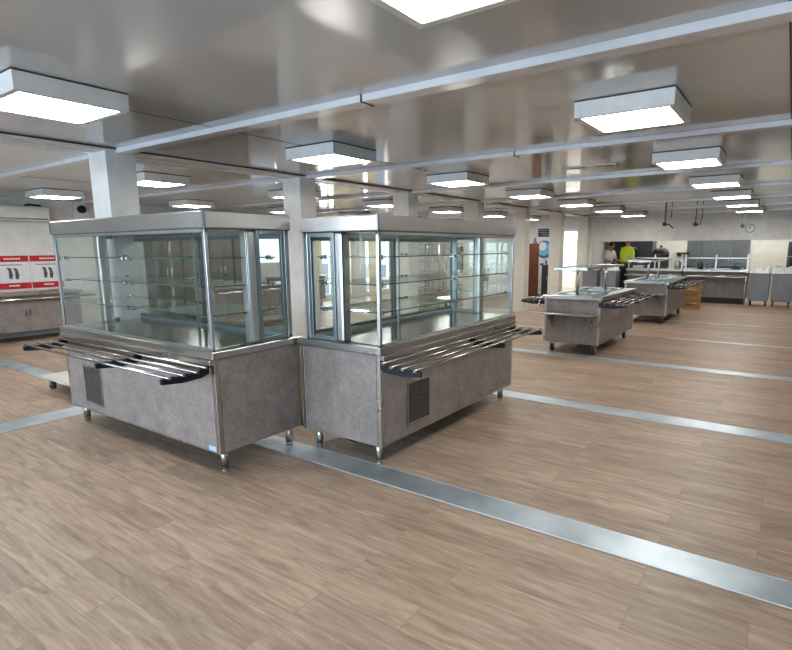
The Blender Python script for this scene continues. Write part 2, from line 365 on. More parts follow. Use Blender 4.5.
# ------------------------------------------------------------------ display counters
def glassbox(bm, x0, x1, y0, y1, z0, z1, thin):
    """glass pane; faces not on the thin axis get the green edge material"""
    for f in box(bm, x0, x1, y0, y1, z0, z1):
        f.normal_update(); ax = 'xyz'.index(thin)
        f.material_index = 0 if abs(f.normal[ax]) > .5 else 1
def display_counter(loc, rz, Lx, label, D=.80, zc=(1.74, 1.855), ts=-.03):
    t = thing('display_counter', label, 'serving counter', loc, rz, 'glazed refrigerated display counters')
    H0, H1, T = .165, .855, .91
    # body
    def core(bm):
        box(bm, .012, Lx-.012, .012, D-.012, H0, H1)
    part('cabinet_body', 'steel', t, core)
    for x in (0, Lx-.035):
        for y in (0, D-.035): part('corner_trim', 'steel', t, lambda bm: box(bm, x, x+.035, y, y+.035, H0-.004, H1), .004)
    part('bottom_trim', 'steel', t, lambda bm: box(bm, .035, Lx-.035, .002, .03, H0-.002, H0+.012))
    h = Lx/2
    part('front_panel', 'lam', t, lambda bm: box(bm, .037, h-.0015, .002, .014, H0+.01, H1-.002))
    part('front_panel', 'lam', t, lambda bm: box(bm, h+.0015, Lx-.037, .002, .014, H0+.01, H1-.002))
    part('side_panel', 'lam', t, lambda bm: box(bm, .002, .014, .037, D-.037, H0+.004, H1-.002))
    part('side_panel', 'lam', t, lambda bm: box(bm, Lx-.014, Lx-.002, .037, D-.037, H0+.004, H1-.002))
    # vent grille
    g = part('vent_grille', 'grille', t, lambda bm: box(bm, .34, .63, -.002, .004, .255, .575))
    part('grille_frame', 'steel', g, lambda bm: frame2(bm, 'y', -.005, .003, .328, .642, .243, .587, .013))
    # legs
    for x in (.085, Lx-.085):
        for y in (.09, D-.09):
            l = part('leg', 'steel', t, lambda bm: (tube(bm, (x,y,.03), (x,y,H0), .029), ))
            part('foot', 'chrome', l, lambda bm: (tube(bm, (x,y,0), (x,y,.05), .024), tube(bm, (x,y,0), (x,y,.008), .026)))
    # worktop with rolled apron
    def top(bm):
        box(bm, -.02, Lx+.02, -.02, D+.02, H1, T)
    part('worktop', 'steel', t, top, .008)
    part('display_well', 'dark_steel', t, lambda bm: box(bm, .06, Lx-.06, .05, D-.08, T, T+.006), .004)
    # showcase
    D = D-.055
    Z0, Z1, HT = T, zc[0], zc[1]
    e = .012
    def posts(bm):
        for x in (e, Lx-e-.03):
            box(bm, x, x+.03, .005, .03, Z0, Z1)
        for x in (e, Lx-e-.03): box(bm, x, x+.03, D-.05, D-.01, Z0, Z1)
        box(bm, e, Lx-e, .005, .03, Z0, Z0+.014); box(bm, e, Lx-e, .005, .03, Z1-.028, Z1)
        box(bm, e, Lx-e, D-.045, D-.015, Z0, Z0+.03); box(bm, e, Lx-e, D-.045, D-.015, Z1-.03, Z1)
    part('glazing_frame', 'alu', t, posts, .003)
    for x in (e+.001, Lx-e-.091):
        part('pillar', 'steelH', t, lambda bm: box(bm, x, x+.09, .345, .425, Z0, Z1), .02)
    # framed rear side windows
    for x in (e+.004, Lx-e-.030):
        f = part('side_window', 'slate', t, lambda bm: frame2(bm, 'x', x, x+.026, .425, D-.05, Z0+.002, Z1-.002, .032), .003)
        part('pane', ['glass','edge'], f, lambda bm: glassbox(bm, x+.01, x+.016, .457, D-.082, Z0+.034, Z1-.034, 'x'))
    part('front_glass', ['glass','edge'], t, lambda bm: glassbox(bm, e+.03, Lx-e-.03, .012, .018, Z0+.014, Z1-.028, 'y'))
    for x in (e+.01, Lx-e-.016):
        part('side_glass', ['glass','edge'], t, lambda bm: glassbox(bm, x, x+.006, .03, .345, Z0+.002, Z1, 'x'))
    # rear sliding doors
    for k, (a, b, y) in enumerate(((e+.03, h+.03, D-.04), (h-.03, Lx-e-.03, D-.026))):
        f = part('sliding_door', 'slate', t, lambda bm: frame2(bm, 'y', y, y+.012, a, b, Z0+.03, Z1-.03, .028))
        part('pane', ['glass','edge'], f, lambda bm: glassbox(bm, a+.028, b-.028, y+.004, y+.009, Z0+.058, Z1-.058, 'y'))
    # glass shelves
    for z in (1.14, 1.34, 1.535):
        for (a, b) in ((.06, h-.006), (h+.006, Lx-.06)):
            s = part('glass_shelf', ['glass','edge'], t, lambda bm: glassbox(bm, a, b, .05, D-.11, z, z+.008, 'z'))
            for x in (a+.03, b-.03):
                for y in (.06, D-.14):
                    part('shelf_clamp', 'chrome', s, lambda bm: (box(bm, x-.016, x+.016, y-.022, y+.022, z-.014, z), box(bm, x-.016, x+.016, y-.022, y-.012, z-.001, z+.018), box(bm, x-.016, x+.016, y-.022, y+.006, z+.008, z+.018)), .003)
    def stan(bm):
        for x in (h,):
            box(bm, x-.01, x+.01, D-.10, D-.08, Z0, Z1)
    part('shelf_upright', 'alu', t, stan)
    # canopy fascia
    def hood(bm):
        prism(bm, [(-.004, Z1), (Lx+.004, Z1), (Lx+.004, HT), (-.004, HT)], 'y', -.004, D+.004)
    part('canopy', 'steelH', t, hood, .008)
    for x in (-.0065, Lx-.012): part('canopy_corner_cap', 'slate', t, lambda bm: box(bm, x, x+.0185, -.0065, .012, Z1+.003, HT-.003))
    part('canopy_gasket', 'seam', t, lambda bm: frame2z(bm, .004, Lx-.004, .004, D-.004, Z1-.004, Z1, .03))
    part('lamp_rail', 'chrome', t, lambda bm: tube(bm, (.1, .06, Z1-.012), (Lx-.1, .06, Z1-.012), .009))
    # tray slide
    zt = .785
    tr = part('tray_slide', 'rod', t, lambda bm: [tube(bm, (ts, y, z), (Lx-.02, y, z), .011) for y, z in ((-.045, zt+.02), (-.115, zt), (-.215, zt), (-.315, zt))])
    for x in (ts+.03, Lx*.58, Lx-.09):
        part('slide_bracket', 'navy', tr, lambda bm: prism(bm, [(.0, zt+.035), (-.05, zt+.008), (-.09, zt-.012), (-.14, zt-.012), (-.165, zt-.002), (-.19, zt-.012), (-.24, zt-.012), (-.265, zt-.002),
                    (-.29, zt-.012), (-.345, zt-.008), (-.345, zt-.045), (-.2, zt-.06), (-.06, zt-.055), (0, zt-.035)], 'x', x, x+.025 if x else .022))
    part('hinge_plate', 'steel', tr, lambda bm: box(bm, 0, Lx, -.035, .001, zt+.03, H1-.002), .006)
    return t
LC = display_counter((2.16, 5.47, 0), -PI/2, 2.29, 'glazed stainless display counter standing at the left, long tray rail towards the left edge', ts=.01)
RC = display_counter((2.903, 2.318, 0), 0, 2.235, 'glazed stainless display counter right of its twin, with tray rail facing the open floor', zc=(1.718, 1.828))
part('data_label', 'sticker', LC, lambda bm: box(bm, 2.16, 2.245, -.002, .003, .178, .215), label='small pale blue label at the bottom corner')
# power cable under right counter
bm = bmesh.new(); path(bm, [(3.10, 2.95, .17), (3.13, 2.90, .06), (3.2, 2.84, .012), (3.4, 2.76, .012), (3.7, 2.8, .012)], .006)
tag(obj('power_cable', bm, 'black'), 'thin black power cable trailing on the floor under the right display counter', 'cable')

# platform dolly behind left counter
t = thing('platform_dolly', 'low white platform dolly on casters behind the left display counter', 'dolly', (2.92, 6.62, 0))
part('platform', 'board', t, lambda bm: box(bm, -.42, .30, -.45, .45, .135, .165), .004)
for (x, y) in ((-.34, .36), (-.34, -.36), (.28, .36), (.28, -.36)):
    c = part('caster', 'rubber', t, lambda bm: tube(bm, (x-.02, y, .055), (x+.02, y, .055), .055, 18))
    part('fork', 'steel', c, lambda bm: (box(bm, x-.03, x-.023, y-.025, y+.025, .05, .135), box(bm, x+.023, x+.03, y-.025, y+.025, .05, .135), box(bm, x-.03, x+.03, y-.035, y+.035, .125, .135)))

# ------------------------------------------------------------------ mobile serving carts
def serving_cart(loc, rz, Lx, label, zg, gy, D=.84, posts=(.3,.75), back=False):
    t = thing('serving_cart', label, 'serving cart', loc, rz, 'mobile serving carts with tray rails')
    H0, H1, T = .17, .83, .88
    part('cabinet_body', 'lam', t, lambda bm: (box(bm, 0, Lx, 0, D, H0, H1), ), .006)
    for x in (-.003, Lx-.027):
        for y in (-.003, D-.027): part('corner_trim', 'steel', t, lambda bm: box(bm, x, x+.03, y, y+.03, H0-.003, H1))
    part('worktop', 'steel', t, lambda bm: box(bm, -.03, Lx+.03, -.03, D+.03, H1, T), .006)
    def well(bm):
        for k in range(3):
            a = .12+k*(Lx-.24)/3; b = a+(Lx-.24)/3-.04
            frame2z(bm, a, b, .14, D-.14, T, T+.012, .02); box(bm, a+.02, b-.02, .16, D-.16, T+.0005, T+.003)
    part('food_well', 'dark_steel', t, well)
    s = part('drop_shelf', 'steel', t, lambda bm: box(bm, -.26, -.005, .03, D-.02, .615, .637), .004)
    for y in (.1, D-.14): part('shelf_bracket', 'steel', s, lambda bm: prism(bm, [(-.22, .615), (-.005, .615), (-.005, .34)], 'y', y, y+.012))
    for x in (.12, Lx-.12):
        for y in (.1, D-.1):
            c = part('caster', 'rubber', t, lambda bm: tube(bm, (x, y-.018, .06), (x, y+.018, .06), .06, 18))
            part('fork', 'chrome', c, lambda bm: (box(bm, x-.03, x+.03, y-.03, y-.022, .05, H0), box(bm, x-.03, x+.03, y+.022, y+.03, .05, H0)))
    zt = .79
    tr = part('tray_slide', 'rod', t, lambda bm: [tube(bm, (-.1, y, zt), (Lx-.02, y, zt), .013) for y in (-.08, -.17, -.26, -.36)])
    k = 0
    for x in (-.09, Lx*.32, Lx*.62, Lx-.1):
        part('slide_bracket', 'navy', tr, lambda bm: prism(bm, [(0, zt+.02), (-.38, zt-.006), (-.39, zt-.03), (-.2, zt-.055), (0, zt-.05)], 'x', x, x+.03))
    # guard
    g = part('guard_top', 'glass', t, lambda bm: box(bm, -.02, Lx*1.0, gy-.24, gy+.24, zg, zg+.008))
    part('guard_rail', 'steel', g, lambda bm: frame2z(bm, -.03, Lx+.01, gy-.25, gy+.25, zg-.018, zg+.016, .022))
    part('lamp_bar', 'steel', g, lambda bm: box(bm, .1, Lx-.1, gy-.05, gy+.05, zg-.045, zg-.018), .005)
    for f in posts:
        part('guard_post', 'steel', t, lambda bm: tube(bm, (Lx*f, gy, T), (Lx*f, gy, zg-.02), .022))
    if back:
        tr = part('tray_slide', 'rod', t, lambda bm: [tube(bm, (-.02, y, zt), (Lx-.02, y, zt), .013) for y in (D+.08, D+.17, D+.26, D+.36)])
        for x in (-.01, Lx*.4, Lx-.1):
            part('slide_bracket', 'black', tr, lambda bm: prism(bm, [(D, zt+.02), (D+.38, zt-.006), (D+.39, zt-.03), (D+.2, zt-.055), (D, zt-.05)], 'x', x, x+.03))
        part('push_handle', 'chrome', t, lambda bm: path(bm, [(-.0, D+.0, .70), (-.05, D+.04, .70), (-.06, D+.07, .76), (-.02, D+.05, .84), (.03, D+.0, .84)], .012))
    return t
serving_cart((7.88, 2.20, 0), 0, 2.05, 'grey laminate serving cart on casters, nearest of the two in the open floor', 1.28, .45, posts=(.16, .9), back=True)
serving_cart((12.02, 2.02, 0), 0, 2.3, 'grey laminate serving cart further back, beside the yellow crate stack', 1.30, .58, posts=(.4, .9))

# stacked yellow crates
for k in range(3):
    t = thing('crate', 'yellow slatted crate, %s of the stack beside the rear serving cart' % ['lowest', 'middle', 'topmost'][k], 'crate', (15.25, 1.82, k*.24), 0, 'stacked yellow crates')
    def cr(bm):
        w, d, h = .42, .38, .235
        box(bm, 0, w, 0, d, 0, .02)
        for x in (0, w-.03):
            for y in (0, d-.03): box(bm, x, x+.03, y, y+.03, .02, h)
        for z in (.05, .18):
            box(bm, .03, w-.03, 0, .012, z, z+.05); box(bm, .03, w-.03, d-.012, d, z, z+.05)
            box(bm, 0, .012, .03, d-.03, z, z+.05); box(bm, w-.012, w, .03, d-.03, z, z+.05)
    part('slats', 'crate', t, cr, .003)

# ------------------------------------------------------------------ servery counter at the kitchen
def servery(y0, y1, label, guard=True):
    t = thing('servery_counter', label, 'counter', (17.3, y0, 0), 0, 'servery counters along the kitchen opening')
    L = y1-y0
    part('cabinet_body', 'lam', t, lambda bm: box(bm, .02, .62, 0, L, .16, .86), .004)
    part('plinth', 'seam', t, lambda bm: box(bm, .06, .58, .04, L-.04, 0, .16))
    part('worktop', 'steel', t, lambda bm: box(bm, -.05, .65, -.01, L+.01, .88, .94), .005)
    tr = part('tray_rail', 'chrome', t, lambda bm: [tube(bm, (-.1-.09*k, .0, .78), (-.1-.09*k, L, .78), .012) for k in range(3)])
    part('rail_shelf', 'steel', t, lambda bm: box(bm, -.30, .02, 0, L, .745, .762), .003)
    part('end_frame', 'chrome', t, lambda bm: (tube(bm, (-.28, .02, 0), (-.28, .02, .78), .015), tube(bm, (-.28, .02, .14), (.02, .02, .14), .012)))
    if guard:
        g = part('sneeze_guard', 'glass', t, lambda bm: (box(bm, .1, .106, 0, L, .98, 1.26), box(bm, .1, .42, 0, L, 1.262, 1.268)))
        part('guard_rail', 'steel', g, lambda bm: box(bm, .09, .115, 0, L, 1.25, 1.275))
        for k in range(3):
            y = .03+k*(L-.06)/2
            part('guard_post', 'steel', t, lambda bm: box(bm, .09, .12, y-.018, y+.018, .94, 1.36))
    return t
servery(.93, 2.52, 'long stone-fronted servery counter between the crates and the grey bins')
servery(2.56, 4.1, 'servery counter behind the rear serving cart, under the black hood')
def shelfitem(name, cat, mat, y, x, z, s, label, kind):
    bm = bmesh.new()
    if kind == 'urn':
        tube(bm, (0,0,0), (0,0,s*.8), s*.35, 16); tube(bm, (0,0,s*.8), (0,0,s), s*.36, 16, s*.1); box(bm, -s*.5, -s*.34, -.015, .015, s*.15, s*.25)
    elif kind == 'pan':
        box(bm, -s*.5, s*.5, -s*.7, s*.7, 0, s*.35); frame2z(bm, -s*.56, s*.56, -s*.76, s*.76, s*.35, s*.4, .02)
    o = obj(name, bm, mat, None, .004); o.location = (x, y, z); tag(o, label, cat); return o
for y, k, nm, cat, mt, s, lb in ((1.25,'pan','food_pan','pan','black',.16,'small black food pan on the servery counter nearest the bins'),
        (2.15,'urn','water_urn','urn','oven',.24,'dark round urn on the servery counter above the crates'),
        (2.75,'urn','tea_urn','urn','steel',.26,'shiny steel urn on the servery counter right of the black hood'),
        (3.35,'pan','food_pan','pan','black',.2,'black food pan on the counter behind the rear cart'),
        (3.85,'pan','food_pan','pan','steel',.2,'steel food pan on the counter beside the high-visibility vest')):
    shelfitem(nm, cat, mt, y, 17.72, .94, s, lb, k)

# wheeled bins
def crumple(bm, x0, x1, y0, y1, z, h, n=9):
    g = [[None]*(n+1) for _ in range(n+1)]
    for i in range(n+1):
        for j in range(n+1):
            e = min(i, j, n-i, n-j)
            zz = z+(0 if e == 0 else random.uniform(.25, 1)*h)
            g[i][j] = bm.verts.new((x0+(x1-x0)*i/n+random.uniform(-.01,.01), y0+(y1-y0)*j/n+random.uniform(-.01,.01), zz))
    for i in range(n):
        for j in range(n):
            bm.faces.new((g[i][j], g[i+1][j], g[i+1][j+1], g[i][j+1]))
    bm.faces.new([g[i][0] for i in range(n+1)][::-1]+[g[0][j] for j in range(1,n+1)][::1][:0]) if False else None
for (x, y, w, lb, lb2) in ((17.1, .395, .49, 'grey wheeled bin next to the servery counter end', 'crumpled white film bundle heaped on the grey bin next to the servery counter end'),
                      (17.1, -.12, .49, 'grey wheeled bin at the right edge, below the dark oven', 'crumpled white film bundle heaped on the grey bin below the dark oven'),
                      (17.15, 4.95, .45, 'grey wheeled bin beside the rearmost pillar, in front of the person in white', 'crumpled white film on the grey bin beside the rearmost pillar'),
                      (17.15, 4.36, .45, 'grey wheeled bin in front of the person in the yellow vest', 'crumpled white film bundle heaped on the bin in front of the yellow vest')):
    t = thing('wheeled_bin', lb, 'bin', (x, y, 0), 0, 'grey wheeled bins by the kitchen')
    def tub(bm):
        a = [(.012,.012),(w-.012,.012),(w-.012,w-.012),(.012,w-.012)]; b = [(0,0),(w,0),(w,w),(0,w)]
        A = [bm.verts.new((u,v,.13)) for u,v in a]; B = [bm.verts.new((u,v,.86)) for u,v in b]
        for i in range(4): bm.faces.new((A[i],A[(i+1)%4],B[(i+1)%4],B[i]))
        bm.faces.new(A[::-1]); bm.faces.new(B)
    part('tub', 'bin', t, tub, .02)
    part('rim', 'bin', t, lambda bm: frame2z(bm, -.012, w+.012, -.012, w+.012, .845, .872, .03), .005)
    for (u, v) in ((.07,.07),(w-.07,.07),(.07,w-.07),(w-.07,w-.07)):
        part('caster', 'rubber', t, lambda bm: (tube(bm, (u, v-.015, .05), (u, v+.015, .05), .05, 14), box(bm, u-.03, u+.03, v-.03, v+.03, .1, .135)))
    bm = bmesh.new(); crumple(bm, x-.0, x+w, y-.0, y+w, .873, .2); tag(obj('plastic_film', bm, 'plastic'), lb2, 'plastic film')

# ------------------------------------------------------------------ kitchen beyond the opening
t = thing('splashback', 'tall stainless steel splashback panels on the kitchen back wall', 'splashback', (XK-.03, 1.15, 0))
for k in range(4): part('steel_panel', 'splash', t, lambda bm: box(bm, -.02, .028, k*.47+.003, (k+1)*.47-.003, 0, 2.1), .004)
def cooker(loc, label, w=.9, nm='kitchen_range'):
    t = thing(nm, label, 'cooker', loc, 0, 'kitchen appliances')
    part('body', 'steel', t, lambda bm: box(bm, 0, .75, 0, w, .1, .88), .006)
    part('hob', 'black', t, lambda bm: (box(bm, .04, .71, .04, w-.04, .88, .9), [frame2z(bm, .1+i*.32, .34+i*.32, .12+j*.38, .4+j*.38, .9, .93, .02) for i in range(2) for j in range(2)]))
    part('oven_door', 'oven', t, lambda bm: box(bm, -.02, 0, .08, w-.08, .2, .7), .005)
    for x in (.06, .69):
        for y in (.06, w-.06): part('leg', 'steel', t, lambda bm: tube(bm, (x,y,0), (x,y,.1), .02))
    return t
cooker((20.3, 1.25, 0), 'steel kitchen range in front of the right half of the splashback')
cooker((20.3, 2.2, 0), 'steel kitchen range in front of the left half of the splashback')
# combi oven at right edge
t = thing('oven', 'dark blue-grey oven stacked on a stand at the right edge of the kitchen', 'oven', (19.4, -.75, 0))
part('stand', 'steel', t, lambda bm: (box(bm, 0, .8, 0, .8, .8, .84), [box(bm, x, x+.04, y, y+.04, 0, .8) for x in (0,.76) for y in (0,.76)]))
for z in (.85, 1.29):
    b = part('oven_body', 'oven', t, lambda bm: box(bm, 0, .8, 0, .85, z, z+.42), .01)
    part('window', 'black', b, lambda bm: box(bm, -.012, 0, .25, .78, z+.06, z+.36), .004)
    part('handle', 'steel', b, lambda bm: tube(bm, (-.04, .2, z+.1), (-.04, .2, z+.35), .012))
    part('display', 'paper', b, lambda bm: (box(bm, -.013, 0, .06, .075, z+.12, z+.3), box(bm, -.013, 0, .06, .14, z+.28, z+.3), box(bm, -.013, 0, .06, .12, z+.2, z+.22)))
part('flue', 'black', t, lambda bm: (tube(bm, (.4,.5,1.71), (.4,.5,1.85), .06), box(bm, .2,.6,.35,.65,1.71,1.74)))
# black domed hood
def lathe(bm, prof, c=(0,0,0), seg=24):
    rings = [[bm.verts.new((c[0]+r*math.cos(2*PI*i/seg), c[1]+r*math.sin(2*PI*i/seg), c[2]+z)) for i in range(seg)] for r, z in prof]
    for a, b in zip(rings, rings[1:]):
        for i in range(seg): f = bm.faces.new((a[i], a[(i+1)%seg], b[(i+1)%seg], b[i])); f.smooth = True
    bm.faces.new(rings[0][::-1]); bm.faces.new(rings[-1])
t = thing('domed_oven', 'black domed oven with a small knob on top behind the rear cart', 'oven', (19.0, 3.48, 0))
part('stand', 'steel', t, lambda bm: (box(bm, -.3, .3, -.3, .3, .86, .9), [box(bm, x, x+.04, y, y+.04, 0, .86) for x in (-.3,.26) for y in (-.3,.26)]))
part('dome', 'black', t, lambda bm: lathe(bm, [(.24,.9),(.26,.95),(.255,1.25),(.25,1.4),(.2,1.5),(.12,1.55),(.03,1.57)]))
part('knob', 'black', t, lambda bm: lathe(bm, [(.02,1.565),(.04,1.59),(.04,1.62),(.01,1.64)]))
# dark tall cabinets
def tall(loc, w, h, label, mt='oven', d=.6):
    t = thing('tall_cabinet', label, 'cabinet', loc, 0, 'tall kitchen cabinets')
    part('body', mt, t, lambda bm: box(bm, 0, d, 0, w, .06, h), .006)
    part('plinth', 'seam', t, lambda bm: box(bm, .03, d-.03, .03, w-.03, 0, .06))
    for a, b in ((.015, w/2-.004), (w/2+.004, w-.015)):
        f = part('door', mt, t, lambda bm: box(bm, -.02, 0, a, b, .1, h-.03), .004)
        hx = b-.05 if a < .1 else a+.05
        part('handle', 'steel', f, lambda bm: tube(bm, (-.04, hx, h*.5), (-.04, hx, h*.62), .01))
    return t
tall((20.1, 4.80, 0), .55, 1.95, 'black tall cabinet behind the person in white', 'black')
tall((20.1, 3.95, 0), .75, 1.8, 'dark tall refrigerator cabinet behind the yellow vest', 'oven')
t = thing('wall_shelf', 'small dark shelf on the kitchen wall right of the domed oven', 'shelf', (XK-.2, 3.25, 1.35))
part('board', 'black', t, lambda bm: box(bm, 0, .2, -.3, .1, 0, .03)); part('bracket', 'black', t, lambda bm: [box(bm, .02, .2, y, y+.02, -.1, 0) for y in (-.25, .03)])

# ------------------------------------------------------------------ people
def figure(name, label, loc, rz, joints, radii, edges, clothes):
    root = thing(name, label, 'person', loc, rz)
    def skin(nm, keys, eds, rad, mat, lvl=1, rootk=None):
        me = bpy.data.meshes.new(nm); idx = {k: i for i, k in enumerate(keys)}
        me.from_pydata([joints[k] for k in keys], [(idx[a], idx[b]) for a, b in eds], [])
        me.materials.append(M[mat])
        o = bpy.data.objects.new(nm, me); COL.objects.link(o); o.parent = root
        md = o.modifiers.new('skin', 'SKIN')
        for k in keys:
            sv = me.skin_vertices[0].data[idx[k]]; r = rad[k]; sv.radius = r if isinstance(r, tuple) else (r, r)
            sv.use_root = (k == (rootk or keys[0]))
        md.use_smooth_shade = True
        s = o.modifiers.new('sub', 'SUBSURF'); s.levels = lvl; s.render_levels = 2
        return o
    ks = list(joints); cov = ('pelvis','waist','chest','shl','shr','hpl','hpr')
    skin('body', ks, edges, {k: (tuple(a*.66 for a in v) if isinstance(v, tuple) else v*.66) if k in cov else v for k, v in radii.items()}, 'skin', rootk='pelvis')
    for nm, keys, eds, grow, mat in clothes:
        skin(nm, keys, eds, {k: (tuple(a+grow for a in radii[k]) if isinstance(radii[k], tuple) else radii[k]+grow) for k in keys}, mat)
    return root
def standing(lean=0., arm_f=.25, arm_d=.0):
    J = {}; R = {}
    def a(k, p, r): J[k] = p; R[k] = r
    f = lambda z: lean*max(0, z-.95)
    a('pelvis', (0,0,.95), (.15,.11)); a('waist', (f(1.1),0,1.1), (.13,.10)); a('chest', (f(1.32),0,1.32), (.16,.11)); a('neck', (f(1.48)+.01,0,1.48), .055); 
    a('head', (f(1.6)+.03,0,1.60), (.075,.09)); a('crown', (f(1.7)+.03,0,1.70), (.07,.08))
    E = [('pelvis','waist'),('waist','chest'),('chest','neck'),('neck','head'),('head','crown')]
    for s, n in ((1,'l'),(-1,'r')):
        a('sh'+n, (f(1.42),.18*s,1.42), .055); a('el'+n, (f(1.2)+.08,.25*s,1.17), .042); a('wr'+n, (f(1.2)+.08+arm_f,.20*s,1.10+arm_d), .028); a('pa'+n, (f(1.2)+.14+arm_f,.19*s,1.09+arm_d), (.034,.018))
        E += [('chest','sh'+n),('sh'+n,'el'+n),('el'+n,'wr'+n),('wr'+n,'pa'+n)]
        px = f(1.2)+.14+arm_f
        for q in range(4):
            y = .19*s+(q-1.5)*.019; l = (.075,.085,.08,.062)[q]
            a('f%d%s'%(q,n), (px+.035, y, 1.085+arm_d), .009); a('g%d%s'%(q,n), (px+.035+l*.8, y, 1.065+arm_d-.02), .008)
            E += [('pa'+n,'f%d%s'%(q,n)),('f%d%s'%(q,n),'g%d%s'%(q,n))]
        a('t'+n, (px-.0, .19*s-.045*s, 1.08+arm_d), .010); a('u'+n, (px+.04, .19*s-.06*s, 1.06+arm_d), .009); E += [('pa'+n,'t'+n),('t'+n,'u'+n)]
        a('hp'+n, (0,.09*s,.88), .09); a('kn'+n, (.02,.11*s,.48), .06); a('an'+n, (-.01,.12*s,.09), .04); a('to'+n, (.15,.14*s,.035), .035)
        E += [('pelvis','hp'+n),('hp'+n,'kn'+n),('kn'+n,'an'+n),('an'+n,'to'+n)]
    return J, R, E
def person(name, label, loc, rz, top, lean, arm_f, sleeve, vest=False, hood=False):
    J, R, E = standing(lean, arm_f)
    torso = ['pelvis','waist','chest','shl','shr'] + (['ell','elr'] if sleeve else [])
    te = [('pelvis','waist'),('waist','chest'),('chest','shl'),('chest','shr')] + ([('shl','ell'),('shr','elr')] if sleeve else [])
    legs = ['pelvis','hpl','hpr','knl','knr','anl','anr']; le = [('pelvis','hpl'),('pelvis','hpr'),('hpl','knl'),('hpr','knr'),('knl','anl'),('knr','anr')]
    root = figure(name, label, loc, rz, J, R, E, [('shirt', torso, te, .026, top), ('trousers', legs, le, .014, 'trouser')])
    hx, hy, hz = J['head']
    def hr(bm):
        sph(bm, (hx-.022, 0, hz+.06), .1, (.98,.86,1.02)); 
    part('hair', 'hair', root, hr)
    def face(bm):
        sph(bm, (hx+.085, 0, hz+.01), .016, (1.1,.8,1.5), 8)
        for s in (1,-1): sph(bm, (hx, .082*s, hz+.02), .024, (.8,.35,1.3), 8)
    part('nose_and_ears', 'skin', root, face)
    part('eyes', 'hair', root, lambda bm: [sph(bm, (hx+.078, .03*s, hz+.045), .009, (.6,1.3,.8), 8) for s in (1,-1)])
    part('mouth', 'red', root, lambda bm: sph(bm, (hx+.076, 0, hz-.035), .012, (.5,2,.5), 8))
    part('shoes', 'black', root, lambda bm: [sph(bm, (.07, .13*s, .042), .055, (2.3,.95,.75)) for s in (1,-1)])
    return root
person('person', 'dark-haired person in a white short-sleeved shirt leaning forward in the kitchen opening', (18.75, 5.1, 0), -PI*.62, 'tee', .22, .28, True)
def person_vis():
    J, R, E = standing(.05, .2)
    torso = ['pelvis','waist','chest','neck','shl','shr']; te = [('pelvis','waist'),('waist','chest'),('chest','neck'),('chest','shl'),('chest','shr')]
    sl = ['shl','ell','wrl']; se = [('shl','ell'),('ell','wrl')]; sr = ['shr','elr','wrr']; sre = [('shr','elr'),('elr','wrr')]
    legs = ['pelvis','hpl','hpr','knl','knr','anl','anr']; le = [('pelvis','hpl'),('pelvis','hpr'),('hpl','knl'),('hpr','knr'),('knl','anl'),('knr','anr')]
    R['neck'] = .05; R['shl'] = R['shr'] = .068; R['pelvis'] = (.17,.13); R['waist'] = (.17,.12); R['chest'] = (.19,.13)
    root = figure('person', 'person seen from behind in a fluorescent yellow vest standing in the kitchen', (18.35, 4.36, 0), .15, J, R, E,
        [('sleeve', sl, se, .012, 'black'), ('sleeve', sr, sre, .012, 'black'), ('trousers', legs, le, .014, 'trouser'), ('safety_vest', torso, te, .034, 'vis')])
    root.scale = (1.1, 1.1, 1.1)
    hx, hy, hz = J['head']
    part('hair', 'hair', root, lambda bm: sph(bm, (hx-.022, 0, hz+.06), .103, (.98,.86,1.05)))
    part('nose_and_ears', 'skin', root, lambda bm: (sph(bm, (hx+.085, 0, hz+.01), .016, (1.1,.8,1.5), 8), [sph(bm, (hx, .082*s, hz+.02), .024, (.8,.35,1.3), 8) for s in (1,-1)]))
    part('shoes', 'black', root, lambda bm: [sph(bm, (.07, .13*s, .042), .055, (2.3,.95,.75)) for s in (1,-1)])
person_vis()

# ------------------------------------------------------------------ far wall: sign, round poster, wooden board, hanging cables, clock
t = thing('wall_sign', 'small dark blue rectangular sign high on the far wall between pillars', 'sign', (XF-.02, 7.05, 1.95))
part('board', 'navyprint', t, lambda bm: box(bm, 0, .02, -.19, .19, 0, .27), .003)
part('print', 'inklt', t, lambda bm: [box(bm, -.002, 0, a, b, z, z+.02) for a, b, z in ((-.15,.15,.205),(-.15,.15,.13),(-.15,.05,.06))])
t = thing('wall_poster', 'white poster with a large blue round emblem on the far wall between pillars', 'poster', (XF-.012, 7.03, .95))
part('sheet', 'paper', t, lambda bm: box(bm, 0, .01, -.3, .26, -.05, .98))
def disc(bm, y, z, r, x0, x1, sy=1, seg=32):
    A = [bm.verts.new((x0, y+sy*r*math.cos(2*PI*i/seg), z+r*math.sin(2*PI*i/seg))) for i in range(seg)]
    B = [bm.verts.new((x1, y+sy*r*math.cos(2*PI*i/seg), z+r*math.sin(2*PI*i/seg))) for i in range(seg)]
    for i in range(seg): bm.faces.new((A[i], A[(i+1)%seg], B[(i+1)%seg], B[i]))
    bm.faces.new(A[::-1]); bm.faces.new(B)
part('emblem', 'blue', t, lambda bm: disc(bm, -.03, .57, .3, -.003, 0))
part('emblem_arc', 'sky', t, lambda bm: disc(bm, .0, .59, .235, -.005, -.003))
part('emblem_centre', 'paper', t, lambda bm: disc(bm, .04, .68, .14, -.007, -.005))
part('figure_print', 'ink', t, lambda bm: (box(bm, -.003, 0, -.14, -.08, .02, .2), box(bm, -.003, 0, -.02, .12, .02, .1)))
t = thing('wooden_board', 'tall reddish brown wooden screen leaning between the pillars before the far wall', 'screen', (16.9, 6.95, 0))
part('panel', 'wood', t, lambda bm: box(bm, 0, .05, -.16, .17, .03, 1.72), .004)
part('foot', 'black', t, lambda bm: box(bm, -.15, .2, -.17, .18, 0, .03), .004)
